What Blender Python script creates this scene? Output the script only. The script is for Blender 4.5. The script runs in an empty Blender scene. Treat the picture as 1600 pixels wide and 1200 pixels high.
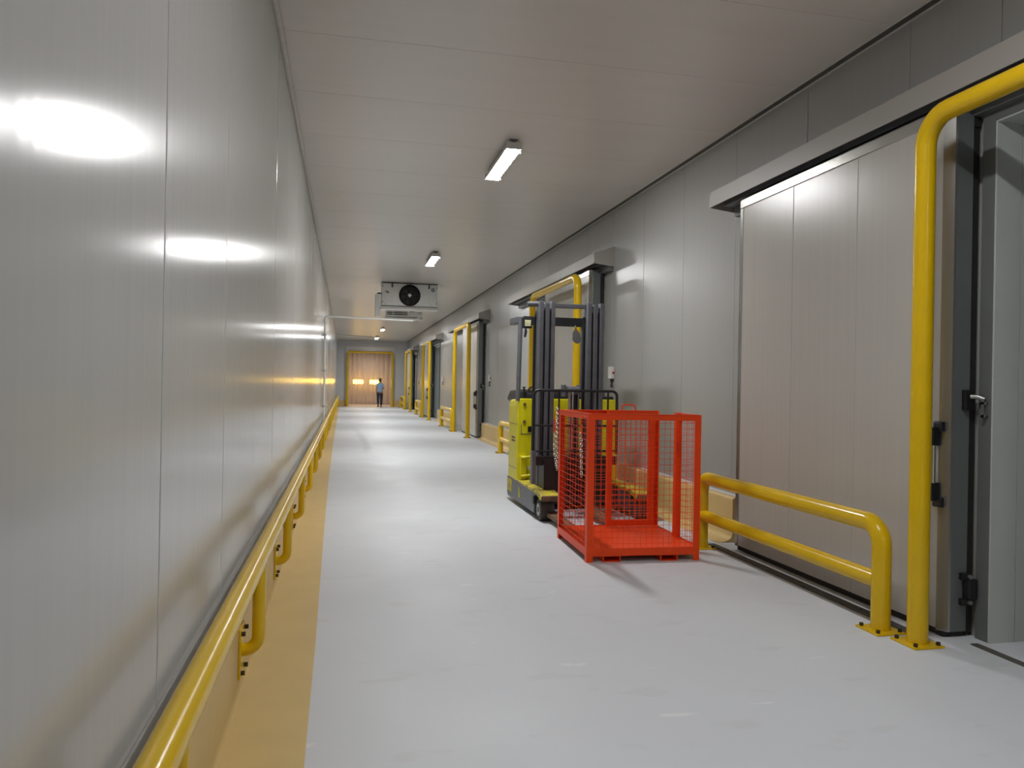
import bpy, bmesh, math, random
from mathutils import Vector, Matrix
random.seed(7)
scene = bpy.context.scene
COL = scene.collection
R = math.radians

# ------------------------------------------------------------------ camera, world, exposure
F_PX, W_PX = 1180.0, 1600.0
cam_d = bpy.data.cameras.new('camera')
cam = bpy.data.objects.new('camera', cam_d)
COL.objects.link(cam)
cam_d.sensor_fit = 'HORIZONTAL'
cam_d.sensor_width = 36.0
cam_d.lens = 36.0 * F_PX / W_PX
cam_d.clip_start = 0.02
cam_d.clip_end = 200
YAW, PITCH, ROLL = R(12.4728), R(0.0805), 0.018
fw = Vector((math.sin(YAW) * math.cos(PITCH), math.cos(YAW) * math.cos(PITCH), math.sin(PITCH)))
r0 = Vector((math.cos(YAW), -math.sin(YAW), 0))
u0 = r0.cross(fw)
rt = r0 * math.cos(ROLL) + u0 * math.sin(ROLL)
up = u0 * math.cos(ROLL) - r0 * math.sin(ROLL)
m = Matrix((rt, up, -fw)).transposed().to_4x4()
m.translation = Vector((0, 0, 1.45))
cam.matrix_world = m
scene.camera = cam
world = bpy.data.worlds.new('world')
scene.world = world
world.use_nodes = True
world.node_tree.nodes['Background'].inputs[0].default_value = (0.02, 0.02, 0.022, 1)
world.node_tree.nodes['Background'].inputs[1].default_value = 1.0
scene.view_settings.view_transform = 'Standard'
scene.view_settings.look = 'None'
scene.view_settings.gamma = 1
scene.view_settings.use_curve_mapping = False
scene.view_settings.exposure = 0.0
LAMP_STRENGTH = 182.0
WINDOW_STRENGTH = 34.0
LAMP_Y = [-5.4, 2.35, 8.15, 14.95, 21.75, 28.4, 35.2, 42.0]
LAMP_ON = {2.35: 0.62}  # added dimmer lamp, out of view, brightens the near floor and wall

# ------------------------------------------------------------------ materials
def mat(name, base, rough=0.5, metal=0.0, spec=0.5, coat=0.0, noise=0.0, nscale=8.0, bump=0.0, bscale=60.0,
        stretch=(1, 1, 1), emit=None, estr=0.0, dark=None, rvar=0.0):
    mt = bpy.data.materials.new(name)
    mt.use_nodes = True
    nt = mt.node_tree
    b = nt.nodes['Principled BSDF']
    b.inputs['Base Color'].default_value = (*base, 1)
    b.inputs['Roughness'].default_value = rough
    b.inputs['Metallic'].default_value = metal
    b.inputs['Specular IOR Level'].default_value = spec
    b.inputs['Coat Weight'].default_value = coat
    b.inputs['Coat Roughness'].default_value = 0.12
    tc = nt.nodes.new('ShaderNodeTexCoord')
    mp = nt.nodes.new('ShaderNodeMapping')
    mp.inputs['Scale'].default_value = stretch
    nt.links.new(tc.outputs['Object'], mp.inputs[0])
    if noise > 0:
        n = nt.nodes.new('ShaderNodeTexNoise')
        n.inputs['Scale'].default_value = nscale
        n.inputs['Detail'].default_value = 5
        nt.links.new(mp.outputs[0], n.inputs['Vector'])
        r = nt.nodes.new('ShaderNodeValToRGB')
        d = dark or tuple(c * (1 - noise) for c in base)
        r.color_ramp.elements[0].position = 0.3
        r.color_ramp.elements[0].color = (*d, 1)
        r.color_ramp.elements[1].position = 0.65
        r.color_ramp.elements[1].color = (*base, 1)
        nt.links.new(n.outputs['Fac'], r.inputs[0])
        nt.links.new(r.outputs[0], b.inputs['Base Color'])
        if rvar > 0:
            mr = nt.nodes.new('ShaderNodeMapRange')
            mr.inputs['To Min'].default_value = rough + rvar
            mr.inputs['To Max'].default_value = max(0.02, rough - rvar)
            nt.links.new(n.outputs['Fac'], mr.inputs[0])
            nt.links.new(mr.outputs[0], b.inputs['Roughness'])
    if bump > 0:
        n2 = nt.nodes.new('ShaderNodeTexNoise')
        n2.inputs['Scale'].default_value = bscale
        n2.inputs['Detail'].default_value = 3
        nt.links.new(mp.outputs[0], n2.inputs['Vector'])
        bp = nt.nodes.new('ShaderNodeBump')
        bp.inputs['Strength'].default_value = bump
        bp.inputs['Distance'].default_value = 0.01
        nt.links.new(n2.outputs['Fac'], bp.inputs['Height'])
        nt.links.new(bp.outputs[0], b.inputs['Normal'])
    if emit:
        b.inputs['Emission Color'].default_value = (*emit, 1)
        b.inputs['Emission Strength'].default_value = estr
    return mt

M = {}
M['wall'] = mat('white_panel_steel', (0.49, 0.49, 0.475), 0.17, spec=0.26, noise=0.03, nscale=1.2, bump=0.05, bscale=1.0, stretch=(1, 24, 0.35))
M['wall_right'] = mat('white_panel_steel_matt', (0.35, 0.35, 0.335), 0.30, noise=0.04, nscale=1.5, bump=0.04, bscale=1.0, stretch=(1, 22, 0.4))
M['wall_end'] = mat('white_end_panel', (0.58, 0.59, 0.60), 0.3, noise=0.03, nscale=2)
M['hood'] = mat('hood_sheet', (0.34, 0.325, 0.295), 0.45, noise=0.04, nscale=2)
M['leaf'] = mat('white_leaf_steel', (0.47, 0.45, 0.41), 0.27, noise=0.04, nscale=1.5, bump=0.04, bscale=1.0, stretch=(1, 22, 0.4))
M['ceiling'] = mat('white_ceiling_steel', (0.68, 0.645, 0.60), 0.30, noise=0.04, nscale=0.9, bump=0.10, bscale=1.0, stretch=(0.5, 5.0, 1))
M['trim_grey'] = mat('dark_grey_joint', (0.10, 0.095, 0.085), 0.6, noise=0.3, nscale=20)
M['sealant'] = mat('white_sealant', (0.62, 0.60, 0.56), 0.5, noise=0.12, nscale=25, bump=0.4, bscale=30)
M['cream'] = mat('cream_paint', (0.62, 0.45, 0.185), 0.5, noise=0.06, nscale=4, bump=0.05, bscale=30)
M['mirror'] = mat('grey_mirror_back', (0.11, 0.105, 0.10), 0.4, noise=0.1)
M['mid_grey'] = mat('mid_grey_finish', (0.36, 0.35, 0.33), 0.4, noise=0.1, nscale=12)
M['yellow'] = mat('yellow_gloss_paint', (0.72, 0.46, 0.004), 0.22, coat=0.0, spec=0.4, noise=0.06, nscale=6, bump=0.03, bscale=40)
M['lemon'] = mat('lemon_truck_paint', (0.72, 0.64, 0.008), 0.35, noise=0.07, nscale=7)
M['lemon_worn'] = mat('worn_lemon_paint', (0.70, 0.58, 0.02), 0.5, noise=0.55, nscale=9, dark=(0.16, 0.11, 0.06))
M['red'] = mat('orange_red_paint', (0.82, 0.062, 0.006), 0.42, spec=0.3, noise=0.06, nscale=9)
M['black'] = mat('black_paint', (0.012, 0.012, 0.014), 0.4, noise=0.3, nscale=10)
M['rubber'] = mat('black_rubber', (0.018, 0.017, 0.016), 0.75, noise=0.3, nscale=20)
M['tyre'] = mat('dusty_tyre', (0.07, 0.065, 0.058), 0.85, noise=0.4, nscale=15)
M['mast'] = mat('grey_mast_steel', (0.135, 0.14, 0.158), 0.42, metal=0.2, noise=0.2, nscale=9)
M['steel'] = mat('galvanised_steel', (0.46, 0.46, 0.45), 0.35, metal=0.85, noise=0.15, nscale=12)
M['alu'] = mat('aluminium_edge', (0.42, 0.41, 0.385), 0.24, metal=0.75, noise=0.1, nscale=5, stretch=(1, 1, 0.3))
M['endgrey'] = mat('grey_edge_sheet', (0.15, 0.165, 0.165), 0.4, metal=0.2, noise=0.08, nscale=6)
M['frame'] = mat('grey_door_frame', (0.14, 0.15, 0.145), 0.45, noise=0.08, nscale=6)
M['jamb'] = mat('pale_jamb_sheet', (0.50, 0.53, 0.51), 0.4, noise=0.05, nscale=3)
M['chrome'] = mat('zinc_chain', (0.72, 0.70, 0.66), 0.25, metal=1.0, noise=0.1, nscale=40)
M['rust'] = mat('rusty_fork', (0.20, 0.11, 0.055), 0.7, noise=0.55, nscale=12, bump=0.2, bscale=60)
M['white'] = mat('white_enamel', (0.76, 0.76, 0.73), 0.32, noise=0.03, nscale=5)
M['plastic'] = mat('white_plastic', (0.62, 0.62, 0.59), 0.45, noise=0.03, nscale=8)
M['redbtn'] = mat('red_button', (0.45, 0.03, 0.02), 0.4, noise=0.05)
M['lens'] = mat('work_lamp_glass', (0.55, 0.55, 0.33), 0.15, noise=0.35, nscale=25, coat=0.5)
M['skin'] = mat('skin', (0.30, 0.16, 0.10), 0.55, noise=0.05)
M['shirt'] = mat('pale_blue_cloth', (0.24, 0.36, 0.52), 0.85, noise=0.12, nscale=14)
M['trousers'] = mat('navy_cloth', (0.022, 0.03, 0.06), 0.9, noise=0.2, nscale=20)
M['hair'] = mat('dark_hair', (0.02, 0.011, 0.007), 0.6, noise=0.3, nscale=40)
M['shoe'] = mat('dark_shoe', (0.02, 0.018, 0.018), 0.6, noise=0.1)
M['dock'] = mat('warm_dock_panel', (0.52, 0.46, 0.41), 0.5, noise=0.08, nscale=3)
M['dockfloor'] = mat('pink_dock_floor', (0.60, 0.47, 0.40), 0.4, noise=0.1, nscale=3)
M['bolt'] = mat('dark_bolt', (0.06, 0.045, 0.03), 0.5, metal=0.6, noise=0.3, nscale=30)
M['cold'] = mat('cold_room_sheet', (0.50, 0.50, 0.48), 0.45, noise=0.04, nscale=2)
M['sticker'] = mat('dark_blue_sticker', (0.03, 0.04, 0.07), 0.4, noise=0.1)
M['lamp'] = mat('lit_diffuser', (0.9, 0.9, 0.9), 0.4, noise=0.01, emit=(1.0, 1.0, 1.0), estr=LAMP_STRENGTH)
M['lamp_added_dim'] = mat('added_dim_diffuser', (0.9, 0.9, 0.9), 0.4, noise=0.01, emit=(1.0, 1.0, 1.0), estr=LAMP_STRENGTH * 0.62)
M['lamp_added_warm'] = mat('added_warm_diffuser', (0.9, 0.85, 0.8), 0.4, noise=0.01, emit=(1.0, 0.92, 0.83), estr=LAMP_STRENGTH * 0.7)
M['window'] = mat('sunlit_yellow_pane', (0.8, 0.6, 0.05), 0.4, noise=0.02, emit=(1.0, 0.70, 0.09), estr=WINDOW_STRENGTH)

def strip_mat(name, col, alpha):
    mt = bpy.data.materials.new(name)
    mt.use_nodes = True
    nt = mt.node_tree
    b = nt.nodes['Principled BSDF']
    b.inputs['Base Color'].default_value = (*col, 1)
    b.inputs['Roughness'].default_value = 0.10
    tr = nt.nodes.new('ShaderNodeBsdfTransparent')
    tr.inputs[0].default_value = (1.0, 0.93, 0.86, 1) if col[0] > col[2] else (0.9, 0.97, 1, 1)
    mx = nt.nodes.new('ShaderNodeMixShader')
    n = nt.nodes.new('ShaderNodeTexNoise')
    n.inputs['Scale'].default_value = 3.0
    tc = nt.nodes.new('ShaderNodeTexCoord')
    mp = nt.nodes.new('ShaderNodeMapping')
    mp.inputs['Scale'].default_value = (5, 1, 0.4)
    nt.links.new(tc.outputs['Object'], mp.inputs[0])
    nt.links.new(mp.outputs[0], n.inputs['Vector'])
    mr = nt.nodes.new('ShaderNodeMapRange')
    mr.inputs['To Min'].default_value = alpha - 0.12
    mr.inputs['To Max'].default_value = alpha + 0.12
    nt.links.new(n.outputs['Fac'], mr.inputs[0])
    nt.links.new(mr.outputs[0], mx.inputs[0])
    nt.links.new(tr.outputs[0], mx.inputs[1])
    nt.links.new(b.outputs[0], mx.inputs[2])
    nt.links.new(mx.outputs[0], nt.nodes['Material Output'].inputs[0])
    return mt
M['strip'] = strip_mat('clear_pvc_strip', (0.68, 0.62, 0.57), 0.42)
M['strip_blue'] = strip_mat('bluish_pvc_strip', (0.62, 0.70, 0.72), 0.84)

def floor_mat():
    mt = bpy.data.materials.new('grey_epoxy_floor')
    mt.use_nodes = True
    nt = mt.node_tree
    b = nt.nodes['Principled BSDF']
    b.inputs['Roughness'].default_value = 0.42
    b.inputs['Specular IOR Level'].default_value = 0.25
    tc = nt.nodes.new('ShaderNodeTexCoord')
    def noise(scale, st, detail=4, loc=(0, 0, 0)):
        mp = nt.nodes.new('ShaderNodeMapping')
        mp.inputs['Scale'].default_value = st
        mp.inputs['Location'].default_value = loc
        nt.links.new(tc.outputs['Object'], mp.inputs[0])
        n = nt.nodes.new('ShaderNodeTexNoise')
        n.inputs['Scale'].default_value = scale
        n.inputs['Detail'].default_value = detail
        nt.links.new(mp.outputs[0], n.inputs['Vector'])
        return n.outputs['Fac']
    def ramp(fac, p0, p1, c0=0.0, c1=1.0):
        r = nt.nodes.new('ShaderNodeMapRange')
        r.interpolation_type = 'SMOOTHSTEP'
        r.inputs['From Min'].default_value = p0
        r.inputs['From Max'].default_value = p1
        r.inputs['To Min'].default_value = c0
        r.inputs['To Max'].default_value = c1
        nt.links.new(fac, r.inputs[0])
        return r.outputs[0]
    def mix(fac, a, c):
        x = nt.nodes.new('ShaderNodeMix')
        x.data_type = 'RGBA'
        nt.links.new(fac, x.inputs[0])
        if isinstance(a, tuple):
            x.inputs[6].default_value = (*a, 1)
        else:
            nt.links.new(a, x.inputs[6])
        x.inputs[7].default_value = (*c, 1)
        return x.outputs[2]
    c = mix(ramp(noise(0.7, (1, 0.6, 1), 6), 0.35, 0.7), (0.595, 0.615, 0.65), (0.63, 0.655, 0.69))
    c = mix(ramp(noise(2.3, (1, 2.2, 1), 3, (3, 1, 0)), 0.60, 0.68, 0, 0.35), c, (0.53, 0.535, 0.55))
    c = mix(ramp(noise(3.0, (1, 2.5, 1), 2, (7, 5, 0)), 0.70, 0.75, 0, 0.6), c, (0.76, 0.76, 0.77))
    # one curved darker band on the floor, fading out along its length
    sx = nt.nodes.new('ShaderNodeSeparateXYZ')
    nt.links.new(tc.outputs['Object'], sx.inputs[0])
    def math_n(op, a, bb):
        q = nt.nodes.new('ShaderNodeMath')
        q.operation = op
        for i, v in enumerate((a, bb)):
            if isinstance(v, (int, float)):
                q.inputs[i].default_value = v
            else:
                nt.links.new(v, q.inputs[i])
        return q.outputs[0]
    yy = math_n('SUBTRACT', sx.outputs['Y'], 17.0)
    curve = math_n('ADD', math_n('MULTIPLY', math_n('MULTIPLY', yy, yy), -0.0035), 0.50)
    dx = math_n('ABSOLUTE', math_n('SUBTRACT', sx.outputs['X'], curve), 0)
    band = ramp(dx, 0.02, 0.16, 1.0, 0.0)
    along = math_n('MULTIPLY', ramp(sx.outputs['Y'], 15.0, 17.5), ramp(sx.outputs['Y'], 20, 27, 1.0, 0.0))
    mk = math_n('MULTIPLY', math_n('MULTIPLY', band, along), 0.30)
    c = mix(mk, c, (0.20, 0.20, 0.20))
    nt.links.new(c, b.inputs['Base Color'])
    rg = ramp(noise(1.5, (1, 1, 1), 4), 0.3, 0.7, 0.42, 0.55)
    nt.links.new(rg, b.inputs['Roughness'])
    return mt
M['floor'] = floor_mat()

# ------------------------------------------------------------------ mesh helpers
class MB:
    def __init__(self):
        self.v, self.f = [], []
    def add(self, vs, fs):
        o = len(self.v)
        self.v += [tuple(p) for p in vs]
        self.f += [tuple(i + o for i in q) for q in fs]
        return self
    def box(self, x0, x1, y0, y1, z0, z1):
        vs = [(x, y, z) for z in (z0, z1) for y in (y0, y1) for x in (x0, x1)]
        return self.add(vs, [(0, 2, 3, 1), (4, 5, 7, 6), (0, 1, 5, 4), (2, 6, 7, 3), (0, 4, 6, 2), (1, 3, 7, 5)])
    def prism(self, prof, axis, a, b):
        """prof: 2-D points counter-clockwise; axis: 'x','y','z' = extrusion axis; other two in order."""
        n = len(prof)
        def p(t, q):
            return {'x': (t, q[0], q[1]), 'y': (q[0], t, q[1]), 'z': (q[0], q[1], t)}[axis]
        vs = [p(a, q) for q in prof] + [p(b, q) for q in prof]
        fs = [tuple(range(n - 1, -1, -1)), tuple(range(n, 2 * n))]
        fs += [(i, (i + 1) % n, (i + 1) % n + n, i + n) for i in range(n)]
        return self.add(vs, fs)
    def tube(self, pts, r, seg=14, caps=True):
        pts = [Vector(p) for p in pts]
        n = len(pts)
        vs, fs = [], []
        t = (pts[1] - pts[0]).normalized()
        ref = Vector((0, 0, 1)) if abs(t.z) < 0.9 else Vector((1, 0, 0))
        nrm = t.cross(ref).normalized()
        for i, p in enumerate(pts):
            a = (pts[i] - pts[i - 1]).normalized() if i else t
            b = (pts[i + 1] - pts[i]).normalized() if i < n - 1 else a
            tt = (a + b).normalized()
            nrm = (nrm - tt * nrm.dot(tt)).normalized()
            bn = tt.cross(nrm)
            rr = r[i] if isinstance(r, (list, tuple)) else r
            k = 1.0 / max(0.5, math.cos(a.angle(b) / 2)) if a.length and b.length else 1
            for s in range(seg):
                an = 2 * math.pi * s / seg
                vs.append(p + (nrm * math.cos(an) + bn * math.sin(an)) * rr)
        for i in range(n - 1):
            for s in range(seg):
                s2 = (s + 1) % seg
                fs.append((i * seg + s, i * seg + s2, (i + 1) * seg + s2, (i + 1) * seg + s))
        if caps:
            fs.append(tuple(range(seg - 1, -1, -1)))
            fs.append(tuple((n - 1) * seg + s for s in range(seg)))
        return self.add(vs, fs)
    def cyl(self, p0, p1, r, seg=16):
        return self.tube([p0, p1], r, seg)
    def build(self, name, material, parent=None, smooth=None, bevel=0.0, label=None, kind=None):
        me = bpy.data.meshes.new(name)
        me.from_pydata(self.v, [], self.f)
        bm = bmesh.new()
        bm.from_mesh(me)
        bmesh.ops.recalc_face_normals(bm, faces=bm.faces)
        if bevel > 0:
            es = [e for e in bm.edges if len(e.link_faces) == 2 and e.calc_face_angle() > 0.6]
            bmesh.ops.bevel(bm, geom=es, offset=bevel, segments=2, affect='EDGES', profile=0.6, clamp_overlap=True)
        bm.to_mesh(me)
        bm.free()
        if smooth:
            me.polygons.foreach_set('use_smooth', [True] * len(me.polygons))
            me.set_sharp_from_angle(angle=R(smooth))
        me.materials.append(material)
        o = bpy.data.objects.new(name, me)
        COL.objects.link(o)
        if parent:
            o.parent = parent
        if label:
            o['label'] = label
        if kind:
            o['kind'] = kind
        return o

def fillet(pts, rad, n=7):
    pts = [Vector(p) for p in pts]
    out = [pts[0]]
    for i in range(1, len(pts) - 1):
        p = pts[i]
        a = (pts[i - 1] - p).normalized()
        b = (pts[i + 1] - p).normalized()
        ang = a.angle(b)
        d = rad / math.tan(ang / 2)
        c = p + (a + b).normalized() * (rad / math.sin(ang / 2))
        s, e = p + a * d - c, p + b * d - c
        om = s.angle(e)
        for k in range(n + 1):
            t = k / n
            out.append(c + (s * math.sin((1 - t) * om) + e * math.sin(t * om)) / math.sin(om))
    out.append(pts[-1])
    return out

def B(*a):
    return MB().box(*a)

def thing(name, label, cat, loc=(0, 0, 0), rz=0.0, group=None):
    o = bpy.data.objects.new(name, None)
    COL.objects.link(o)
    o.location = loc
    o.rotation_euler = (0, 0, rz)
    o.empty_display_size = 0.1
    o['label'] = label
    o['category'] = cat
    if group:
        o['group'] = group
    return o

def struct(o, label, cat):
    o['kind'] = 'structure'
    o['label'] = label
    o['category'] = cat
    return o

def copy_tree(o, parent=None):
    c = o.copy()
    COL.objects.link(c)
    if parent:
        c.parent = parent
    for ch in list(o.children):
        copy_tree(ch, c)
    return c

# ------------------------------------------------------------------ setting
XL, XR, ZC, YF, YN = -0.51, 3.70, 3.97, 46.3, -7.0
fl = B(XL - 0.2, 9.0, YN, YF, -0.25, 0).build('floor', M['floor'])
struct(fl, 'pale grey epoxy floor running the length of the corridor', 'floor')

cl = B(XL - 0.2, XR + 0.2, YN, YF + 0.2, ZC + 0.03, ZC + 0.2).build('ceiling', M['ceiling'])
struct(cl, 'white sandwich panel ceiling of the corridor', 'ceiling')
y = YN
pm = None
while y < YF:
    if pm is None:
        p = B(XL, XR + 0.05, 0.0, 1.147, 0, 0.06).build('panel', M['ceiling'], cl, bevel=0.004)
        pm = p
    else:
        p = pm.copy(); COL.objects.link(p)
    p.location = (0, y, ZC)
    y += 1.15

wl = B(XL - 0.25, XL - 0.06, YN, YF + 0.2, 0, ZC + 0.1).build('wall_left', M['wall'])
struct(wl, 'glossy white sandwich panel wall on the left', 'wall')
pm = None
y = 2.33 - 1.137 * 9
while y < YF:
    if pm is None:
        p = B(-0.03, 0.03, 0.0, 1.134, 0, ZC).build('panel', M['wall'], wl, bevel=0.006)
        pm = p
    else:
        p = pm.copy(); COL.objects.link(p)
    p.location = (XL - 0.03 + random.uniform(-0.0006, 0.0006), y, 0)
    p.rotation_euler = (0, random.uniform(-0.0006, 0.0006), random.uniform(-0.0007, 0.0007))
    y += 1.137

# doors: (near leaf end, leaf length, opening y0, y1, header y0, y1, leaf x)
LEAFX = 3.47
DOORS = [
    dict(n=1, leaf=(3.80, 6.24), op=(1.25, 3.685), hd=(0.9, 6.70), where='nearest the camera'),
    dict(n=2, leaf=(10.53, 13.09), op=None, hd=(10.15, 15.96), where='behind the forklift'),
    dict(n=3, leaf=(20.15, 22.75), op=None, hd=(19.57, 25.63), where='third along the right wall'),
    dict(n=4, leaf=(32.25, 34.8), op=(30.1, 32.6), hd=(29.16, 35.5), where='fourth along the right wall'),
    dict(n=5, leaf=(41.6, 44.2), op=(39.9, 42.3), hd=(39.2, 45.4), where='farthest along the right wall'),
]
OPENZ = 3.10
wr = bpy.data.objects.new('wall_right', None)
COL.objects.link(wr)
struct(wr, 'white sandwich panel wall on the right with five sliding doors', 'wall')
seams = [10.218 + 1.16 * k for k in range(-15, 33)]
for a, b in zip(seams[:-1], seams[1:]):
    if a > YF:
        break
    cuts = [(a, b, 0.0)]
    for d in DOORS:
        if d['op']:
            o0, o1 = d['op']
            new = []
            for (c0, c1, z0) in cuts:
                if z0 > 0 or c1 <= o0 or c0 >= o1:
                    new.append((c0, c1, z0))
                    continue
                if c0 < o0:
                    new.append((c0, o0, 0.0))
                new.append((max(c0, o0), min(c1, o1), OPENZ))
                if c1 > o1:
                    new.append((o1, c1, 0.0))
            cuts = new
    for (c0, c1, z0) in cuts:
        if c1 - c0 < 0.02:
            continue
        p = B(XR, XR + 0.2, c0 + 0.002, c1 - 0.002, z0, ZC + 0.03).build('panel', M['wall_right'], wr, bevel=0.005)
        p.location.x = random.uniform(-0.001, 0.001)

# cold rooms seen through the open doorways
for d in DOORS:
    if not d['op']:
        continue
    o0, o1 = d['op']
    x0, x1, y0, y1, z1 = XR + 0.2, XR + 4.2, o0 - 1.5, o1 + 1.2, 3.9
    mb = MB()
    mb.box(x1, x1 + 0.1, y0, y1, 0, z1).box(x0, x1, y0 - 0.1, y0, 0, z1).box(x0, x1, y1, y1 + 0.1, 0, z1)
    mb.box(x0, x1 + 0.1, y0 - 0.1, y1 + 0.1, z1, z1 + 0.1)
    mb.box(x0 - 0.01, x0 + 0.05, y0 - 0.1, o0 - 0.02, 0, z1).box(x0 - 0.01, x0 + 0.05, o1 + 0.02, y1 + 0.1, 0, z1)
    o = mb.build('wall_cold_room', M['cold'])
    struct(o, 'unlit cold room walls beyond the open sliding door %s' % d['where'], 'wall')

# end wall with doorway
DX0, DX1, DZ = 0.20, 2.74, 3.22
we = bpy.data.objects.new('wall_end', None)
COL.objects.link(we)
struct(we, 'white panel wall at the far end around the strip curtain doorway', 'wall')
B(XL - 0.1, DX0, YF, YF + 0.15, 0, ZC + 0.03).build('panel', M['wall_end'], we, bevel=0.005)
B(DX1, XR + 0.2, YF, YF + 0.15, 0, ZC + 0.03).build('panel', M['wall_end'], we, bevel=0.005)
B(DX0, DX1, YF, YF + 0.15, DZ, ZC + 0.03).build('panel', M['wall_end'], we, bevel=0.005)
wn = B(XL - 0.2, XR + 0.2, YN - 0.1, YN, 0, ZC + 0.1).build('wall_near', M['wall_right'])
struct(wn, 'white panel wall closing the corridor behind the camera', 'wall')
# door surround on the end wall
dr = bpy.data.objects.new('door_6', None)
COL.objects.link(dr)
struct(dr, 'white framed doorway at the far end of the corridor', 'door')
B(DX0 - 0.17, DX0, YF - 0.05, YF + 0.0, 0.3, DZ + 0.2).build('jamb_frame', M['white'], dr, bevel=0.004)
B(DX1, DX1 + 0.17, YF - 0.05, YF + 0.0, 0.3, DZ + 0.2).build('jamb_frame', M['white'], dr, bevel=0.004)
B(DX0 - 0.17, DX1 + 0.17, YF - 0.05, YF + 0.0, DZ + 0.2, DZ + 0.38).build('head_frame', M['white'], dr, bevel=0.004)
# dock beyond
DKY = 51.5
o = MB().box(XL, XR, YF, DKY + 0.3, -0.2, 0.0).build('floor_dock', M['dockfloor'])
struct(o, 'pinkish dock floor beyond the strip curtain', 'floor')
o = (MB().box(XL - 0.1, XL, YF + 0.15, DKY + 0.3, 0, 3.6).box(XR, XR + 0.1, YF + 0.15, DKY + 0.3, 0, 3.6)
     .box(XL - 0.1, XR + 0.1, YF + 0.15, DKY + 0.3, 3.6, 3.7).box(XL, XR, DKY + 0.15, DKY + 0.3, 0, 3.6)
     ).build('wall_dock', M['dock'])
struct(o, 'warm grey dock lobby walls beyond the strip curtain', 'wall')
dk = bpy.data.objects.new('door_7', None)
COL.objects.link(dk)
struct(dk, 'sectional dock door with two glowing yellow windows behind the strip curtain', 'door')
zz = 0.12
for k in range(6):
    B(0.1, 3.2, DKY + 0.05, DKY + 0.13, zz, zz + 0.535).build('door_section', M['dock'], dk, bevel=0.01)
    zz += 0.545
B(0.1, 3.2, DKY + 0.03, DKY + 0.12, 0.0, 0.12).build('bottom_seal', M['rubber'], dk)
for (a, b) in ((0.53, 1.19), (1.63, 2.28)):
    f = B(a - 0.05, b + 0.05, DKY + 0.01, DKY + 0.06, 1.32, 1.67).build('window_frame', M['dock'], dk, bevel=0.01)
    pn = MB()
    rr = 0.05
    prof = []
    for cx, cz, a0 in ((b - rr, 1.62 - rr, 0), (a + rr, 1.62 - rr, 90), (a + rr, 1.36 + rr, 180), (b - rr, 1.36 + rr, 270)):
        for q in range(5):
            an = R(a0 + q * 22.5)
            prof.append((cx + rr * math.cos(an), cz + rr * math.sin(an)))
    pn.prism(prof, 'y', DKY - 0.005, DKY + 0.02).build('pane', M['window'], f)

# strip curtain
sc = thing('strip_curtain', 'translucent hanging strip curtain at the far end, before glowing yellow windows', 'curtain', (0, DKY - 0.45, 0))
CX0, CX1, CZ = 0.16, 3.12, 3.56
B(CX0 + 0.005, CX1 - 0.005, -0.03, 0.03, CZ - 0.09, CZ - 0.004).build('hanging_rail', M['steel'], sc, bevel=0.004)
ns = 19
w = (CX1 - CX0 - 0.02) / ns
for k in range(ns):
    x0 = CX0 + 0.01 + k * w
    n = 6
    amp = random.uniform(0.02, 0.045) * (1 if k % 2 else -1)
    off = 0.012 if k % 2 else -0.012
    rows = []
    for zi in range(5):
        z = 0.015 + (CZ - 0.12) * zi / 4
        sw = random.uniform(-0.02, 0.02) * (1 - zi / 4)
        rows.append([(x0 - 0.02 + (w + 0.04) * i / n + sw, off + amp * math.sin(math.pi * i / n), z) for i in range(n + 1)])
    vs, fs = [], []
    for t in (0.0, 0.004):
        for rw in rows:
            vs += [(q[0], q[1] + t, q[2]) for q in rw]
    N = n + 1
    for zi in range(4):
        for i in range(n):
            a = zi * N + i
            fs.append((a, a + 1, a + N + 1, a + N))
            fs.append((a + 5 * N, a + 5 * N + N, a + 5 * N + N + 1, a + 5 * N + 1))
    MB().add(vs, fs).build('strip', M['strip'], sc, smooth=60)

# left kerb and cream floor band
def kerb_profile(xw, xf, zt, sgn, foot):
    """cross section from the wall xw to the front xf (sgn: +1 = front lies at larger x)"""
    p = [(xw, 0.0), (xf + sgn * foot, 0.0), (xf + sgn * foot, 0.003)]
    for k in range(5):
        an = k / 4 * math.pi / 2
        p.append((xf + sgn * foot * 0.8 * (1 - math.sin(an)), 0.003 + 0.07 * (1 - math.cos(an))))
    for k in range(4):
        an = k / 3 * math.pi / 2
        p.append((xf - sgn * 0.025 * (1 - math.cos(an)), zt - 0.025 + 0.025 * math.sin(an)))
    p.append((xw, zt))
    return p

kl = MB().prism([(XL, 0.0), (-0.44, 0.0), (-0.447, 0.006), (-0.4535, 0.02), (-0.455, 0.04), (-0.455, 0.478), (-0.458, 0.487), (-0.466, 0.49), (XL, 0.49)], 'y', YN, YF).build('baseboard_left', M['cream'], None, smooth=35)
struct(kl, 'cream painted kerb along the foot of the left wall', 'kerb')
B(XL, -0.462, YN, YF, 0.49, 0.512).build('kerb_strip', M['mid_grey'], kl, bevel=0.004, label='grey strip along the kerb top')  # narrow grey strip along the top of the left kerb
edge = [(-7, -0.124), (2.93, -0.124), (4.37, -0.134), (6.95, -0.165), (11.47, -0.21), (18.8, -0.245), (36, -0.29), (YF, -0.30)]
mb = MB()
vs = []
for (yy, xx) in edge:
    vs += [(-0.45, yy, 0.0), (xx, yy, 0.0), (-0.45, yy, 0.003), (xx, yy, 0.003)]
fs = []
for i in range(len(edge) - 1):
    a, b = i * 4, i * 4 + 4
    fs += [(a + 2, a + 3, b + 3, b + 2), (a + 3, a + 1, b + 1, b + 3), (a, b, b + 1, a + 1), (a, a + 2, b + 2, b)]
bl = mb.add(vs, fs).build('floor_band', M['cream'])
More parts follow.
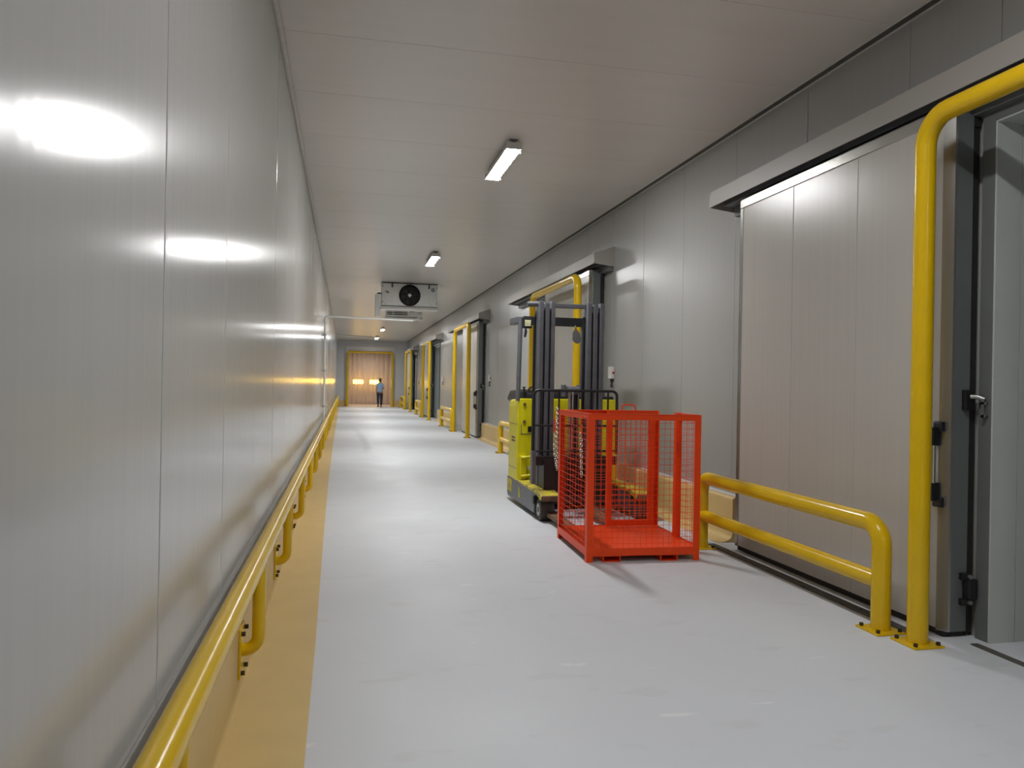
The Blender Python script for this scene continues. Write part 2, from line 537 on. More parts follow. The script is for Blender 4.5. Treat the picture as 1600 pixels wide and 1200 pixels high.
struct(bl, 'cream painted band on the floor along the left kerb', 'floor')

# right kerbs between the doors
for (a, b, lab) in ((6.52, 10.42, 'beside the red cage and the forklift'), (16.1, 20.0, 'between the second and the third door'),
                    (25.8, 30.0, 'between the third and the fourth door'), (35.4, 39.8, 'between the fourth and the fifth door'),
                    (45.3, 46.3, 'in the far right corner')):
    k = MB().prism(kerb_profile(XR, 3.60, 0.42, -1, 0.15), 'y', a, b).build('baseboard_right', M['cream'], None, smooth=35, bevel=0.012)
    struct(k, 'cream kerb at the foot of the right wall ' + lab, 'kerb')
    B(3.64, XR, a + 0.02, b, 0.42, 0.435).build('sealant_bead', M['sealant'], k, bevel=0.004)
for (a, b, lab) in ((XL, DX0 - 0.03, 'left of the far doorway'), (DX1 + 0.03, XR, 'right of the far doorway')):
    k = MB().prism([(YF, 0), (YF, 0.36), (YF - 0.07, 0.36), (YF - 0.09, 0.33), (YF - 0.09, 0.05), (YF - 0.14, 0)], 'x', a + 0.1, b - 0.1).build('baseboard_end', M['cream'], None, bevel=0.01)
    struct(k, 'cream kerb at the foot of the end wall ' + lab, 'kerb')

# ceiling trims
t1 = MB()
pts = []
yy = YN
rnd = random.Random(3)
while yy < YF:
    pts.append((XL + 0.012, yy, ZC - 0.012 + rnd.uniform(-0.006, 0.006)))
    yy += 0.55
t1.tube(pts, [0.026 + rnd.uniform(-0.006, 0.006) for _ in pts], 8)
o = t1.build('trim_1', M['sealant'], None, smooth=60)
struct(o, 'uneven white sealant bead where left wall meets ceiling', 'trim')
o = (MB().box(XR - 0.075, XR - 0.012, YN, YF, ZC - 0.004, ZC + 0.02)).build('trim_2', M['trim_grey'])
struct(o, 'dark recessed joint where right wall meets ceiling', 'trim')
B(XR - 0.014, XR - 0.002, YN, YF, ZC - 0.016, ZC).build('edge_bead', M['sealant'], o, label='pale bead')
B(XR - 0.085, XR - 0.073, YN, YF, ZC - 0.008, ZC).build('edge_bead', M['sealant'], o, label='pale bead')
o = MB().cyl((XL, 41.2, ZC - 0.03), (1.45, 42.2, ZC - 0.03), 0.03, 10).build('trim_3', M['white'], None, smooth=60)
struct(o, 'thin white conduit across the ceiling near the far end', 'conduit')
o = B(3.31, 3.385, 3.86, 6.45, 0.0, 0.012).build('trim_4', M['trim_grey'], None, bevel=0.003)
struct(o, 'dark floor guide strip along the nearest sliding door', 'trim')
o = B(3.55, 3.60, 0.9, 3.68, 0.0, 0.006).build('trim_5', M['trim_grey'], None)
struct(o, 'dark threshold strip across the nearest open doorway', 'trim')

# ------------------------------------------------------------------ sliding doors
def sliding_door(d):
    n = d['n']
    a, b = d['leaf']
    h0, h1 = d['hd']
    root = bpy.data.objects.new('door_%d' % n, None)
    COL.objects.link(root)
    state = 'slid open' if d['op'] else 'closed'
    struct(root, 'white sliding cold store door, %s, %s' % (state, d['where']), 'door')
    z0, z1 = 0.035, 3.16
    xb = 3.63
    rnd = random.Random(n)
    # leaf face panels
    np_ = 3
    e = 0.055
    wd = (b - a - 2 * e) / np_
    for k in range(np_):
        p = B(LEAFX + 0.003, xb - 0.01, a + e + k * wd + 0.0015, a + e + (k + 1) * wd - 0.0015, z0 + 0.01, z1 - 0.08).build('leaf_panel', M['leaf'], root, bevel=0.004)
        p.location.x = rnd.uniform(-0.0012, 0.0012)
    # edge profiles
    B(LEAFX, xb, a + e, b, z1 - 0.08, z1).build('edge_profile', M['alu'], root, bevel=0.006, label='metal strip along the top edge')
    B(LEAFX, xb, b - e, b, z0, z1 - 0.08).build('edge_profile', M['alu'], root, bevel=0.006, label='metal strip along the far edge')
    MB().prism([(LEAFX, a + e), (LEAFX + 0.035, a), (LEAFX + 0.05, a), (LEAFX + 0.05, a + e)], 'z', z0, z1).build('edge_profile', M['alu'], root, label='bevelled metal corner of the near edge')
    B(LEAFX + 0.05, xb, a, a + e, z0, z1).build('end_sheet', M['endgrey'], root, label='grey metal sheet on the near end')
    g = MB().box(xb, xb + 0.05, a + 0.012, a + 0.10, 0.02, z1 - 0.03).box(xb, xb + 0.05, a, b, z1 - 0.12, z1 - 0.03)
    g.build('gasket', M['rubber'], root, label='black rubber gasket behind the leaf')
    B(LEAFX + 0.02, xb + 0.02, a + 0.02, b - 0.02, 0.004, z0).build('bottom_seal', M['rubber'], root, label='black rubber sweep')
    # hood over the track
    prof = [(3.40, 3.19), (3.40, 3.335), (XR, 3.44), (XR, 3.43), (3.408, 3.329), (3.408, 3.19)]
    MB().prism(prof, 'y', h0, h1).build('track_hood', M['hood'], root, bevel=0.0015, label='white sheet metal hood over the track')
    for (q0, q1) in ((h0, h0 + 0.008), (h1 - 0.008, h1)):
        MB().prism([(3.402, 3.19), (XR, 3.155), (XR, 3.436), (3.402, 3.33)], 'y', q0, q1).build('hood_end', M['hood'], root)
    B(3.50, 3.60, h0 + 0.05, h1 - 0.1, 3.19, 3.27).build('track_rail', M['mast'], root, label='dark track rail under the hood')
    B(3.62, XR, h0 + 0.03, h1 - 0.08, 3.10, 3.20).build('track_board', M['frame'], root)
    # handle near the near end
    hx, hy = LEAFX, a + 0.06
    hd = thing('handle', '', '')
    del hd['label'], hd['category']
    hd.parent = root
    for z in (0.86, 1.19):
        sgn = 1 if z > 1 else -1
        (MB().box(hx - 0.062, hx + 0.0, hy - 0.028, hy + 0.028, z - 0.055, z + 0.055)
         .box(hx - 0.03, hx + 0.002, hy - 0.055, hy + 0.01, z + min(sgn * 0.03, sgn * 0.09), z + max(sgn * 0.03, sgn * 0.09))).build('handle_block', M['black'], hd, bevel=0.01)
    MB().cyl((hx - 0.042, hy - 0.008, 0.9), (hx - 0.042, hy - 0.008, 1.15), 0.018, 12).build('grip', M['chrome'], hd, smooth=40)
    # latch and roller on the near end
    lt = B(xb - 0.055, xb + 0.012, a - 0.03, a + 0.005, 1.35, 1.47).build('latch', M['black'], root, bevel=0.008)
    (MB().tube(fillet([(xb - 0.02, a - 0.03, 1.43), (xb + 0.0, a - 0.06, 1.43), (xb + 0.02, a - 0.09, 1.415)], 0.01), 0.014, 8)
     ).build('latch_arm', M['steel'], lt, smooth=50)
    (MB().box(xb + 0.002, xb + 0.01, a - 0.095, a - 0.08, 1.31, 1.42).box(xb + 0.03, xb + 0.038, a - 0.095, a - 0.08, 1.31, 1.42)
     .box(xb + 0.002, xb + 0.038, a - 0.095, a - 0.08, 1.31, 1.325).box(xb + 0.002, xb + 0.038, a - 0.095, a - 0.08, 1.385, 1.40)).build('latch_loop', M['steel'], lt)
    gr = B(xb - 0.03, xb + 0.03, a - 0.055, a + 0.005, 0.235, 0.355).build('guide_roller', M['black'], root, bevel=0.01)
    for z in (0.215, 0.365):
        B(xb - 0.055, xb + 0.012, a - 0.03, a + 0.0, z - 0.02, z + 0.02).build('roller_bracket', M['black'], gr, bevel=0.004)
        MB().cyl((xb - 0.008, a - 0.045, z), (xb - 0.008, a - 0.028, z), 0.013, 8).build('roller_bolt', M['steel'], gr)
    # frame and reveal of the doorway
    if d['op']:
        o0, o1 = d['op']
        for (q0, q1, nm) in ((o1, o1 + 0.09, 'frame_post'), (o0 - 0.09, o0, 'frame_post')):
            B(XR - 0.03, XR - 0.0005, q0, q1, 0.0, OPENZ + 0.03).build(nm, M['frame'], root, bevel=0.003)
        B(XR - 0.03, XR - 0.0005, o0, o1, OPENZ - 0.06, OPENZ + 0.03).build('frame_head', M['frame'], root, bevel=0.003)
        for (q0, q1) in ((o1 - 0.012, o1 - 0.0005), (o0 + 0.0005, o0 + 0.012)):
            B(XR - 0.028, XR + 0.145, q0, q1, 0.0, OPENZ - 0.062).build('jamb_lining', M['jamb'], root)
            B(XR + 0.149, XR + 0.22, q0, q1, 0.0, OPENZ - 0.062).build('jamb_lining', M['jamb'], root)
        B(XR - 0.028, XR + 0.22, o0 + 0.012, o1 - 0.012, OPENZ - 0.07, OPENZ - 0.061).build('head_lining', M['jamb'], root)
    return root
for d in DOORS:
    sliding_door(d)
    if d['n'] in (4, 5):
        o0, o1 = d['op']
        s = thing('strip_curtain', 'bluish strip curtain in the doorway %s' % d['where'], 'curtain', (XR + 0.06, 0, 0))
        B(-0.02, 0.02, o0 + 0.02, o1 - 0.02, OPENZ - 0.15, OPENZ - 0.075).build('hanging_rail', M['steel'], s)
        k = 0
        yy = o0 + 0.03
        while yy < o1 - 0.2:
            B(-0.004 + (0.01 if k % 2 else -0.01), 0.0 + (0.01 if k % 2 else -0.01), yy, yy + 0.22, 0.02, OPENZ - 0.1).build('strip', M['strip_blue'], s, bevel=0.001)
            yy += 0.19
            k += 1

# ------------------------------------------------------------------ yellow guards
def base_plate(root, x, y, s=0.10, rot=0.0):
    p = B(-s, s, -s, s, 0, 0.012).build('base_plate', M['yellow'], root, bevel=0.003)
    p.location = (x, y, 0)
    p.rotation_euler = (0, 0, rot)
    for sx in (-1, 1):
        for sy in (-1, 1):
            bx, by = sx * (s - 0.025), sy * (s - 0.025)
            MB().cyl((bx, by, 0.0122), (bx, by, 0.03), 0.012, 6).build('bolt', M['bolt'], p)
    return p

PX = 3.25
def portal(y0, y1, top, label):
    r = 0.057
    root = thing('door_guard', label, 'guard frame', (PX, y0, 0), 0, 'yellow goalpost frames before the cold store doors')
    L = y1 - y0
    path = fillet([(0, 0, 0.01), (0, 0, top - r), (0, L, top - r), (0, L, 0.01)], 0.17, 9)
    MB().tube(path, r, 18).build('hoop', M['yellow'], root, smooth=50)
    base_plate(root, 0, 0)
    base_plate(root, 0, L)
portal(1.1, 3.746, 3.085, 'tall yellow tube frame before the nearest doorway, cut by the right picture edge')
portal(10.42, 13.1, 3.09, 'yellow tube frame behind the forklift before its closed door')
portal(20.17, 22.83, 3.14, 'yellow tube frame before the third door, just beyond the forklift')
portal(29.75, 32.3, 3.16, 'yellow tube frame before the fourth door with a bluish strip curtain')
portal(38.5, 41.7, 3.18, 'yellow tube frame before the farthest door on the right')

def low_rail(y0, y1, h, label, x=PX):
    r = 0.057
    L = y1 - y0
    root = thing('guard_rail', label, 'guard rail', (x, y0, 0), 0, 'low yellow two-bar rails before the parked door leaves')
    path = fillet([(0, 0, 0.01), (0, 0, h - r), (0, L, h - r), (0, L, 0.01)], 0.13, 8)
    MB().tube(path, r, 18).build('hoop', M['yellow'], root, smooth=50)
    MB().cyl((0, 0.03, 0.30), (0, L - 0.03, 0.30), r * 0.92, 18).build('middle_bar', M['yellow'], root, smooth=50)
    base_plate(root, 0, 0)
    base_plate(root, 0, L)
low_rail(3.99, 6.35, 0.70, 'low yellow two-bar rail between the red cage and the nearest door', 3.20)
low_rail(13.42, 15.72, 0.70, 'low yellow two-bar rail just left of the forklift')
low_rail(23.2, 25.75, 0.70, 'low yellow two-bar rail beside the third door frame')
low_rail(32.8, 35.2, 0.70, 'low yellow two-bar rail beside the fourth door frame')
low_rail(42.25, 45.1, 0.70, 'low yellow two-bar rail at the far right corner')

# far end goalpost (across the corridor)
root = thing('door_guard', 'yellow tube frame around the strip curtain at the far end', 'guard frame', (0.145, YF - 0.35, 0))
Lx = 2.64
MB().tube(fillet([(0, 0, 0.01), (0, 0, 3.26), (Lx, 0, 3.26), (Lx, 0, 0.01)], 0.17, 9), 0.065, 16).build('hoop', M['yellow'], root, smooth=50)
base_plate(root, 0, 0)
base_plate(root, Lx, 0)

# long handrail on the left kerb
hr = thing('handrail', 'long yellow tube handrail on curved brackets along the left wall', 'handrail', (-0.375, 0, 0))
RZ, RY1 = 0.63, 45.6
MB().tube(fillet([(0, -2.0, RZ), (0, RY1, RZ), (-0.08, RY1 + 0.01, RZ)], 0.06, 6), 0.043, 18).build('rail_tube', M['yellow'], hr, smooth=50)
br0 = None
py = 3.72 - 1.80 * 3
while py < RY1:
    if br0 is None:
        br = MB().tube(fillet([(0, 0, RZ - 0.02), (0, 0, 0.19), (-0.076, 0, 0.19)], 0.062, 8), 0.03, 14).build('bracket', M['yellow'], hr, smooth=50)
        pl = B(-0.0795, -0.069, -0.075, 0.075, 0.075, 0.305).build('wall_plate', M['yellow'], br, bevel=0.003)
        for z in (0.10, 0.28):
            for q in (-0.055, 0.055):
                MB().cyl((-0.0688, q, z), (-0.052, q, z), 0.011, 8).build('bolt', M['bolt'], br)
        br0 = br
    else:
        br = copy_tree(br0, hr)
    br.location = (0, py, 0)
    py += 1.80

# ------------------------------------------------------------------ ceiling lamps
def batten(yc, on, label, xc=1.65, zc=ZC):
    r = thing('ceiling_lamp', label, 'lamp', (xc, yc, zc), 0, 'batten lamps along the ceiling' if zc == ZC else None)
    L = 0.60
    hz = -0.10
    prof = [(-0.082, hz), (-0.074, hz), (-0.071, hz + 0.02), (0.071, hz + 0.02), (0.074, hz), (0.082, hz), (0.074, hz + 0.05), (0.03, hz + 0.065), (-0.03, hz + 0.065), (-0.074, hz + 0.05)]
    MB().prism(prof, 'y', -L, L).build('body', M['plastic'], r)
    dp = [(0.070, hz + 0.018), (-0.070, hz + 0.018)]
    for k in range(9):
        an = math.pi + k / 8 * math.pi
        dp.append((0.070 * math.cos(an), hz + 0.008 + 0.014 * math.sin(an)))
    MB().prism(dp, 'y', -L + 0.004, L - 0.004).build('diffuser', M['lamp'] if on == 1 else M['lamp_added_warm'] if on == 2 else M['lamp_added_dim'], r, smooth=40)
    for s in (-1, 1):
        B(-0.082, 0.082, s * (L + 0.003) - 0.003, s * (L + 0.003) + 0.003, hz - 0.006, hz + 0.065).build('end_cap', M['plastic'], r)
        MB().prism([(-0.05, 0.0), (-0.006, hz + 0.066), (0.006, hz + 0.066), (0.05, 0.0)], 'y', s * (L - 0.02) - 0.012, s * (L - 0.02) + 0.012).build('hanger', M['mast'], r, label='dark triangular hanger')
        MB().tube([(-0.080, s * (L - 0.08), hz + 0.02), (-0.085, s * (L - 0.08), hz - 0.02)], 0.006, 6).build('clip', M['steel'], r)
        MB().tube([(0.080, s * (L - 0.08), hz + 0.02), (0.085, s * (L - 0.08), hz - 0.02)], 0.006, 6).build('clip', M['steel'], r)
    return r
lamp_labels = ['batten lamp on the ceiling behind the camera', 'added dim batten lamp above the frame, brightening the near floor and wall',
               'largest glowing batten lamp, hung from the ceiling in the upper middle', 'second glowing batten lamp, on the ceiling just nearer than the fan unit',
               'glowing batten lamp hidden behind the near fan unit', 'glowing batten lamp just below and beyond the near fan unit',
               'small glowing batten lamp far down the ceiling', 'farthest small glowing batten lamp near the end wall']
for yv, lb in zip(LAMP_Y, lamp_labels):
    batten(yv, int(LAMP_ON.get(yv, 1.0) > 0.9), lb)
batten(49.0, 2, 'added warm batten lamp brightening the dock lobby beyond the end doorway', 1.5, 3.6)  # added unseen lamp to brighten the dock lobby and strip curtain

# ------------------------------------------------------------------ evaporators
def disc(mb, cx, y, cz, r, t, seg=28):
    return mb.cyl((cx, y, cz), (cx, y + t, cz), r, seg)
ev = thing('evaporator', 'white ceiling cooler with one black fan, nearer of the two', 'cooler', (0.86, 19.1, ZC))
W = 1.39
c = MB()
c.box(0, W, 0.0, 0.55, -0.585, -0.03)
cs = c.build('casing', M['white'], ev, bevel=0.006)
B(-0.005, W + 0.005, -0.012, 0.56, -0.03, -0.012).build('top_rail', M['mast'], ev, label='dark mounting rail on top')
for x in (0.255, W - 0.215):
    B(x - 0.022, x + 0.022, -0.016, 0.0, -0.13, -0.02).build('bracket', M['mast'], ev, label='dark hanger bracket')
fx, fz = 0.69, -0.315
ring = MB()
seg = 36
vs, fs = [], []
for k in range(seg):
    an = 2 * math.pi * k / seg
    cx, sz = math.cos(an), math.sin(an)
    for (rr, yy) in ((0.268, 0.0), (0.268, -0.035), (0.250, -0.045), (0.236, -0.02), (0.236, -0.002)):
        vs.append((fx + rr * cx, yy, fz + rr * sz))
for k in range(seg):
    k2 = (k + 1) % seg
    for j in range(4):
        fs.append((k * 5 + j, k2 * 5 + j, k2 * 5 + j + 1, k * 5 + j + 1))
ring.add(vs, fs).build('fan_ring', M['black'], ev, smooth=40)
disc(MB(), fx, -0.004, fz, 0.236, 0.003).build('fan_throat', M['rubber'], ev)
for k in range(6):
    an = 2 * math.pi * k / 6
    an2 = an + 0.55
    q = [(fx + 0.06 * math.cos(an), -0.020, fz + 0.06 * math.sin(an)), (fx + 0.22 * math.cos(an), -0.022, fz + 0.22 * math.sin(an)),
         (fx + 0.22 * math.cos(an2), -0.008, fz + 0.22 * math.sin(an2)), (fx + 0.06 * math.cos(an2), -0.008, fz + 0.06 * math.sin(an2))]
    MB().add(q + [(p[0], p[1] + 0.003, p[2]) for p in q], [(0, 1, 2, 3), (7, 6, 5, 4), (0, 4, 5, 1), (1, 5, 6, 2), (2, 6, 7, 3), (3, 7, 4, 0)]).build('fan_blade', M['black'], ev)
hub = MB().cyl((fx, -0.03, fz), (fx, -0.012, fz), 0.065, 18).build('fan_hub', M['black'], ev)
h = B(-0.036, 0.036, -0.004, 0.0, -0.036, 0.036).build('hub_label', M['white'], hub, label='white square label on the hub')
h.location = (fx, -0.0305, fz)
h.rotation_euler = (0, R(40), 0)
gd = MB()
for rr in (0.10, 0.155, 0.21):
    pts = [(fx + rr * math.cos(2 * math.pi * k / 24), -0.05, fz + rr * math.sin(2 * math.pi * k / 24)) for k in range(25)]
    gd.tube(pts, 0.003, 5, caps=False)
for k in range(8):
    an = 2 * math.pi * k / 8 + 0.2
    gd.tube([(fx + 0.07 * math.cos(an), -0.05, fz + 0.07 * math.sin(an)), (fx + 0.25 * math.cos(an), -0.045, fz + 0.25 * math.sin(an))], 0.003, 5)
gd.build('fan_guard', M['black'], ev, kind='stuff')
# drip tray
MB().prism([(-0.10, -0.70), (0.6, -0.66), (0.6, -0.60), (-0.02, -0.60), (-0.06, -0.62), (-0.10, -0.665)], 'x', -0.02, W + 0.0).build('drip_tray', M['white'], ev, bevel=0.005)
# emblem: two slanted dark strokes
(MB().prism([(0.075, -0.235), (0.125, -0.215), (0.155, -0.225), (0.15, -0.24), (0.11, -0.235), (0.085, -0.255)], 'y', -0.003, -0.0002)
 .prism([(0.10, -0.275), (0.14, -0.265), (0.155, -0.285), (0.175, -0.265), (0.175, -0.245), (0.155, -0.245), (0.12, -0.25), (0.10, -0.26)], 'y', -0.003, -0.0002)).build('emblem', M['sticker'], ev, label='dark slanted emblem')
disc(MB(), W - 0.115, -0.004, -0.155, 0.05, 0.0036).build('round_sticker', M['sticker'], ev, label='round dark sticker')
disc(MB(), W - 0.115, -0.006, -0.155, 0.032, 0.002).build('sticker_ring', M['white'], ev)
disc(MB(), W - 0.115, -0.008, -0.155, 0.019, 0.002).build('sticker_dot', M['sticker'], ev)
for x in (0.02, W - 0.02):
    for z in (-0.10, -0.50):
        B(x - 0.008, x + 0.008, -0.006, 0.0, z - 0.03, z + 0.03).build('corner_clip', M['mast'], ev)
for (x, z) in ((0.25, -0.37), (0.25, -0.47), (W - 0.22, -0.37), (W - 0.22, -0.47), (0.07, -0.54), (W - 0.17, -0.54)):
    disc(MB(), x, -0.005, z, 0.009, 0.0045, 8).build('screw', M['mast'], ev)
B(-0.16, -0.03, 0.06, 0.30, -0.86, -0.30).build('pipe_cover', M['white'], ev, bevel=0.01, label='white upright pipe cover at its left')
MB().tube(fillet([(0.0, 0.18, -0.27), (-0.10, 0.18, -0.27), (-0.10, 0.18, -0.32)], 0.03), 0.02, 10).build('pipe_elbow', M['mast'], ev, smooth=50)

ev2 = thing('evaporator', 'white slotted ceiling cooler hung farther back behind the fan cooler', 'cooler', (1.32, 25.9, ZC))
W2 = 1.22
B(0, W2, 0.0, 0.5, -0.27, -0.02).build('casing', M['white'], ev2, bevel=0.006)
for (x0, x1) in ((0.03, 0.22), (0.25, 0.72), (0.78, 0.95)):
    for z in (-0.075, -0.135, -0.195):
        if z < -0.1 and x0 > 0.5:
            continue
        B(x0, x1, -0.006, 0.0, z - 0.016, z + 0.016).build('slot', M['black'], ev2)
for k in range(4):
    MB().cyl((1.06 + 0.04 * k, -0.01, -0.11 - 0.02 * (k % 2)), (1.06 + 0.04 * k, 0.0, -0.11 - 0.02 * (k % 2)), 0.014, 8).build('vent_boss', M['mid_grey'], ev2)
MB().prism([(-0.06, -0.37), (0.5, -0.35), (0.5, -0.29), (-0.03, -0.29), (-0.06, -0.32)], 'x', -0.03, W2 + 0.02).build('drip_tray', M['white'], ev2, bevel=0.005)

# drain pipe
dp = thing('drain_pipe', 'thin white drain pipe from the fan cooler across to the left wall', 'pipe', (-0.455, 17.5, 0))
MB().tube(fillet([(0, 0, 0.535), (0, 0, 2.92), (1.95, 0.0, 2.89), (2.15, 0.8, 3.0), (2.25, 1.5, 3.12), (2.25, 1.5, 3.13)], 0.05, 5), 0.024, 10).build('pipe', M['white'], dp, smooth=50)
for z in (0.9, 1.7, 2.5):
    B(-0.05, 0.028, -0.032, 0.032, z - 0.015, z + 0.015).build('pipe_clip', M['steel'], dp, bevel=0.003)
MB().cyl((0, 0, 2.80), (0, 0, 2.86), 0.032, 10).build('pipe_joint', M['white'], dp, smooth=50)

# wall switches
for (yv, z, lab) in ((10.13, 1.65, 'white switch box with red button right of the forklift mast'), (19.35, 1.62, 'small switch box on the wall beside the third door'),
                     (28.95, 1.62, 'small switch box on the wall beside the fourth door'), (38.7, 1.62, 'small switch box on the wall beside the farthest door')):
    s = thing('switch_box', lab, 'switch', (XR - 0.0015, yv, z), 0)
    B(-0.05, 0, -0.07, 0.07, -0.085, 0.085).build('box', M['plastic'], s, bevel=0.008)
    MB().cyl((-0.02, -0.071, -0.0), (-0.02, -0.082, -0.0), 0.016, 12).build('button', M['redbtn'], s)
    MB().tube([(-0.025, -0.02, -0.09), (-0.025, -0.02, -0.10), (-0.025, -0.02, -0.15), (-0.025, -0.02, -0.20), (-0.025, -0.02, -0.21)], [0.018, 0.022, 0.009, 0.02, 0.024], 10).build('pull_knob', M['black'], s, smooth=40)

# ------------------------------------------------------------------ red man cage
cg = thing('work_cage', 'orange-red steel mesh work cage with open gate beside the forklift', 'cage', (1.962, 5.925, 0), R(-2.5))
CW, CD, CH = 0.985, 1.03, 1.225
a5, t5 = 0.056, 0.006
def angle_post(x, y, sx, sy, z0=0.0, z1=CH, nm='post'):
    mb = MB()
    mb.box(min(x, x + sx * a5), max(x, x + sx * a5), min(y, y + sy * t5), max(y, y + sy * t5), z0, z1)
    mb.box(min(x, x + sx * t5), max(x, x + sx * t5), min(y + sy * t5, y + sy * a5), max(y + sy * t5, y + sy * a5), z0, z1)
    return mb.build(nm, M['red'], cg)
angle_post(0, 0, 1, 1)
angle_post(CW, 0, -1, 1)
angle_post(0, CD, 1, -1)
angle_post(CW, CD, -1, -1)
MB().box(CW - 0.05, CW, 0.42, 0.48, 0.05, CH + 0.004).build('post', M['red'], cg, bevel=0.003)
for (nm, bx) in (('top_rail', (a5, CW - a5, 0.0, t5, CH - 0.05, CH)), ('top_rail', (a5, CW - a5, CD - t5, CD, CH - 0.05, CH)),
                 ('top_rail', (0.0, t5, a5, CD - a5, CH - 0.05, CH)), ('top_rail', (CW - t5, CW, a5, 0.42, CH - 0.05, CH)),
                 ('bottom_rail', (a5, CW - a5, 0.0, t5, 0.05, 0.115)), ('bottom_rail', (a5, CW - a5, CD - t5, CD, 0.05, 0.115)),
                 ('bottom_rail', (0.0, t5, a5, CD - a5, 0.05, 0.115)), ('bottom_rail', (CW - t5, CW, a5, CD - a5, 0.05, 0.115))):
    x0, x1, y0, y1, z0, z1 = bx
    mb = MB().box(*bx)
    zz = (z1 - t5, z1)
    if nm == 'top_rail':
        if y1 - y0 < 0.01:
            mb.box(x0, x1, y0 if y0 == 0 else y0 - 0.04, 0.046 if y0 == 0 else y1, zz[0], zz[1] + 0.0005)
        else:
            mb.box(x0 if x0 == 0 else x0 - 0.04, 0.046 if x0 == 0 else x1, y0, y1, zz[0], zz[1] + 0.0005)
    mb.build(nm, M['red'], cg)
B(t5, CW - t5, t5, CD - t5, 0.098, 0.108).build('platform', M['red'], cg)
for x in (0.145, 0.645):
    (MB().box(x, x + 0.15, 0.005, CD - 0.005, 0.0, 0.006).box(x, x + 0.15, 0.005, CD - 0.005, 0.046, 0.052)
     .box(x, x + 0.007, 0.005, CD - 0.005, 0.006, 0.046).box(x + 0.143, x + 0.15, 0.005, CD - 0.005, 0.006, 0.046)).build('fork_pocket', M['red'], cg)
WR = 0.0019
def wires(axis, c0, u0_, u1_, z0, z1, pitch=0.051, up=0.051):
    mb = MB()
    n = int(round((u1_ - u0_) / up))
    for k in range(1, n):
        u = u0_ + (u1_ - u0_) * k / n
        p = [(u, c0, z0), (u, c0, z1)] if axis == 'x' else [(c0, u, z0), (c0, u, z1)]
        mb.tube(p, WR, 5)
    n = int(round((z1 - z0) / pitch))
    off = -0.004 if c0 < 0.3 else 0.004
    for k in range(1, n):
        z = z0 + (z1 - z0) * k / n
        p = [(u0_, c0 + off, z), (u1_, c0 + off, z)] if axis == 'x' else [(c0 + off, u0_, z), (c0 + off, u1_, z)]
        mb.tube(p, WR, 5)
    return mb
wires('x', 0.010, 0.02, CW - 0.02, 0.10, CH - 0.02).build('wire_mesh', M['red'], cg, kind='stuff')
wires('x', CD - 0.010, 0.02, CW - 0.02, 0.10, CH - 0.02).build('wire_mesh', M['red'], cg, kind='stuff')
wires('y', 0.010, 0.02, CD - 0.02, 0.10, CH - 0.02, up=0.102).build('wire_mesh', M['red'], cg, kind='stuff')
wires('y', CW - 0.010, 0.02, 0.45, 0.10, CH - 0.02).build('wire_mesh', M['red'], cg, kind='stuff')
# gate, swung inwards and folded against the back
gx0, gx1, gy = 0.455, 0.925, CD - 0.075
gt = MB().box(gx0, gx0 + 0.05, gy - 0.02, gy + 0.02, 0.13, CH + 0.003).build('gate', M['red'], cg, bevel=0.003)
B(gx1 - 0.05, gx1, gy - 0.02, gy + 0.02, 0.13, CH + 0.003).build('gate_stile', M['red'], gt, bevel=0.003)
B(gx0 + 0.05, gx1 - 0.05, gy - 0.02, gy + 0.02, 0.13, 0.175).build('gate_bar', M['red'], gt, bevel=0.003)
B(gx0 + 0.05, gx1 - 0.05, gy - 0.02, gy + 0.02, CH - 0.045, CH + 0.003).build('gate_bar', M['red'], gt, bevel=0.003)
wires('x', gy, gx0 + 0.04, gx1 - 0.04, 0.16, CH - 0.03).build('wire_mesh', M['red'], gt, kind='stuff')
hx0 = 0.60
MB().tube(fillet([(hx0, gy, CH), (hx0, gy, CH + 0.055), (hx0 + 0.13, gy, CH + 0.055), (hx0 + 0.13, gy, CH)], 0.02, 5), 0.007, 8).build('gate_handle', M['red'], gt, smooth=50)
# chains
def link_mb(mb, c, ang, L=0.030, Wd=0.011, r=0.0036):
    n = 10
    pts = []
    ca, sa = math.cos(ang), math.sin(ang)
    for k in range(n + 1):
        t = 2 * math.pi * k / n
        dz = math.cos(t) * (L / 2 - Wd / 2) * (1 if True else 0) + math.cos(t) * Wd / 2
        dw = math.sin(t) * Wd
        pts.append((c[0] + dw * ca, c[1] + dw * sa, c[2] + dz))
    mb.tube(pts, r, 5, caps=False)
def chain(x, y, z0, z1, sway, name, nstrand=1):
    mb = MB()
    for s in range(nstrand):
        n = int((z0 - z1) / 0.023)
        if s:
            n = int(n * 0.75)
        for k in range(n):
            t = k / n
            link_mb(mb, (x - 0.006 + s * -0.024 * math.sin(t * 3), y + sway * t + s * 0.004, z0 - k * 0.023 - s * 0.12), (k % 2) * math.pi / 2 + 0.4)
    return mb.build(name, M['chrome'], cg, smooth=60, kind='stuff', label='bright zinc chain')
chain(-0.022, CD - 0.03, CH + 0.012, 0.62, -0.03, 'chain', 2)
chain(-0.022, 0.13, 1.05, 0.66, -0.04, 'chain', 1)
MB().tube(fillet([(-0.001, 0.04, CH - 0.03), (-0.02, 0.10, CH - 0.02), (-0.022, 0.17, CH - 0.08), (-0.022, 0.13, CH - 0.18)], 0.03, 4), 0.004, 6).build('chain_hook', M['red'], cg, smooth=50)
B(-0.027, -0.017, 0.115, 0.145, 1.045, 1.13).build('snap_clip', M['red'], cg, bevel=0.004)
MB().tube(fillet([(-0.001, CD - 0.05, CH - 0.02), (-0.05, CD - 0.03, CH - 0.02), (-0.055, CD - 0.03, CH - 0.1)], 0.02, 4), 0.004, 6).build('chain_hook', M['red'], cg, smooth=50)
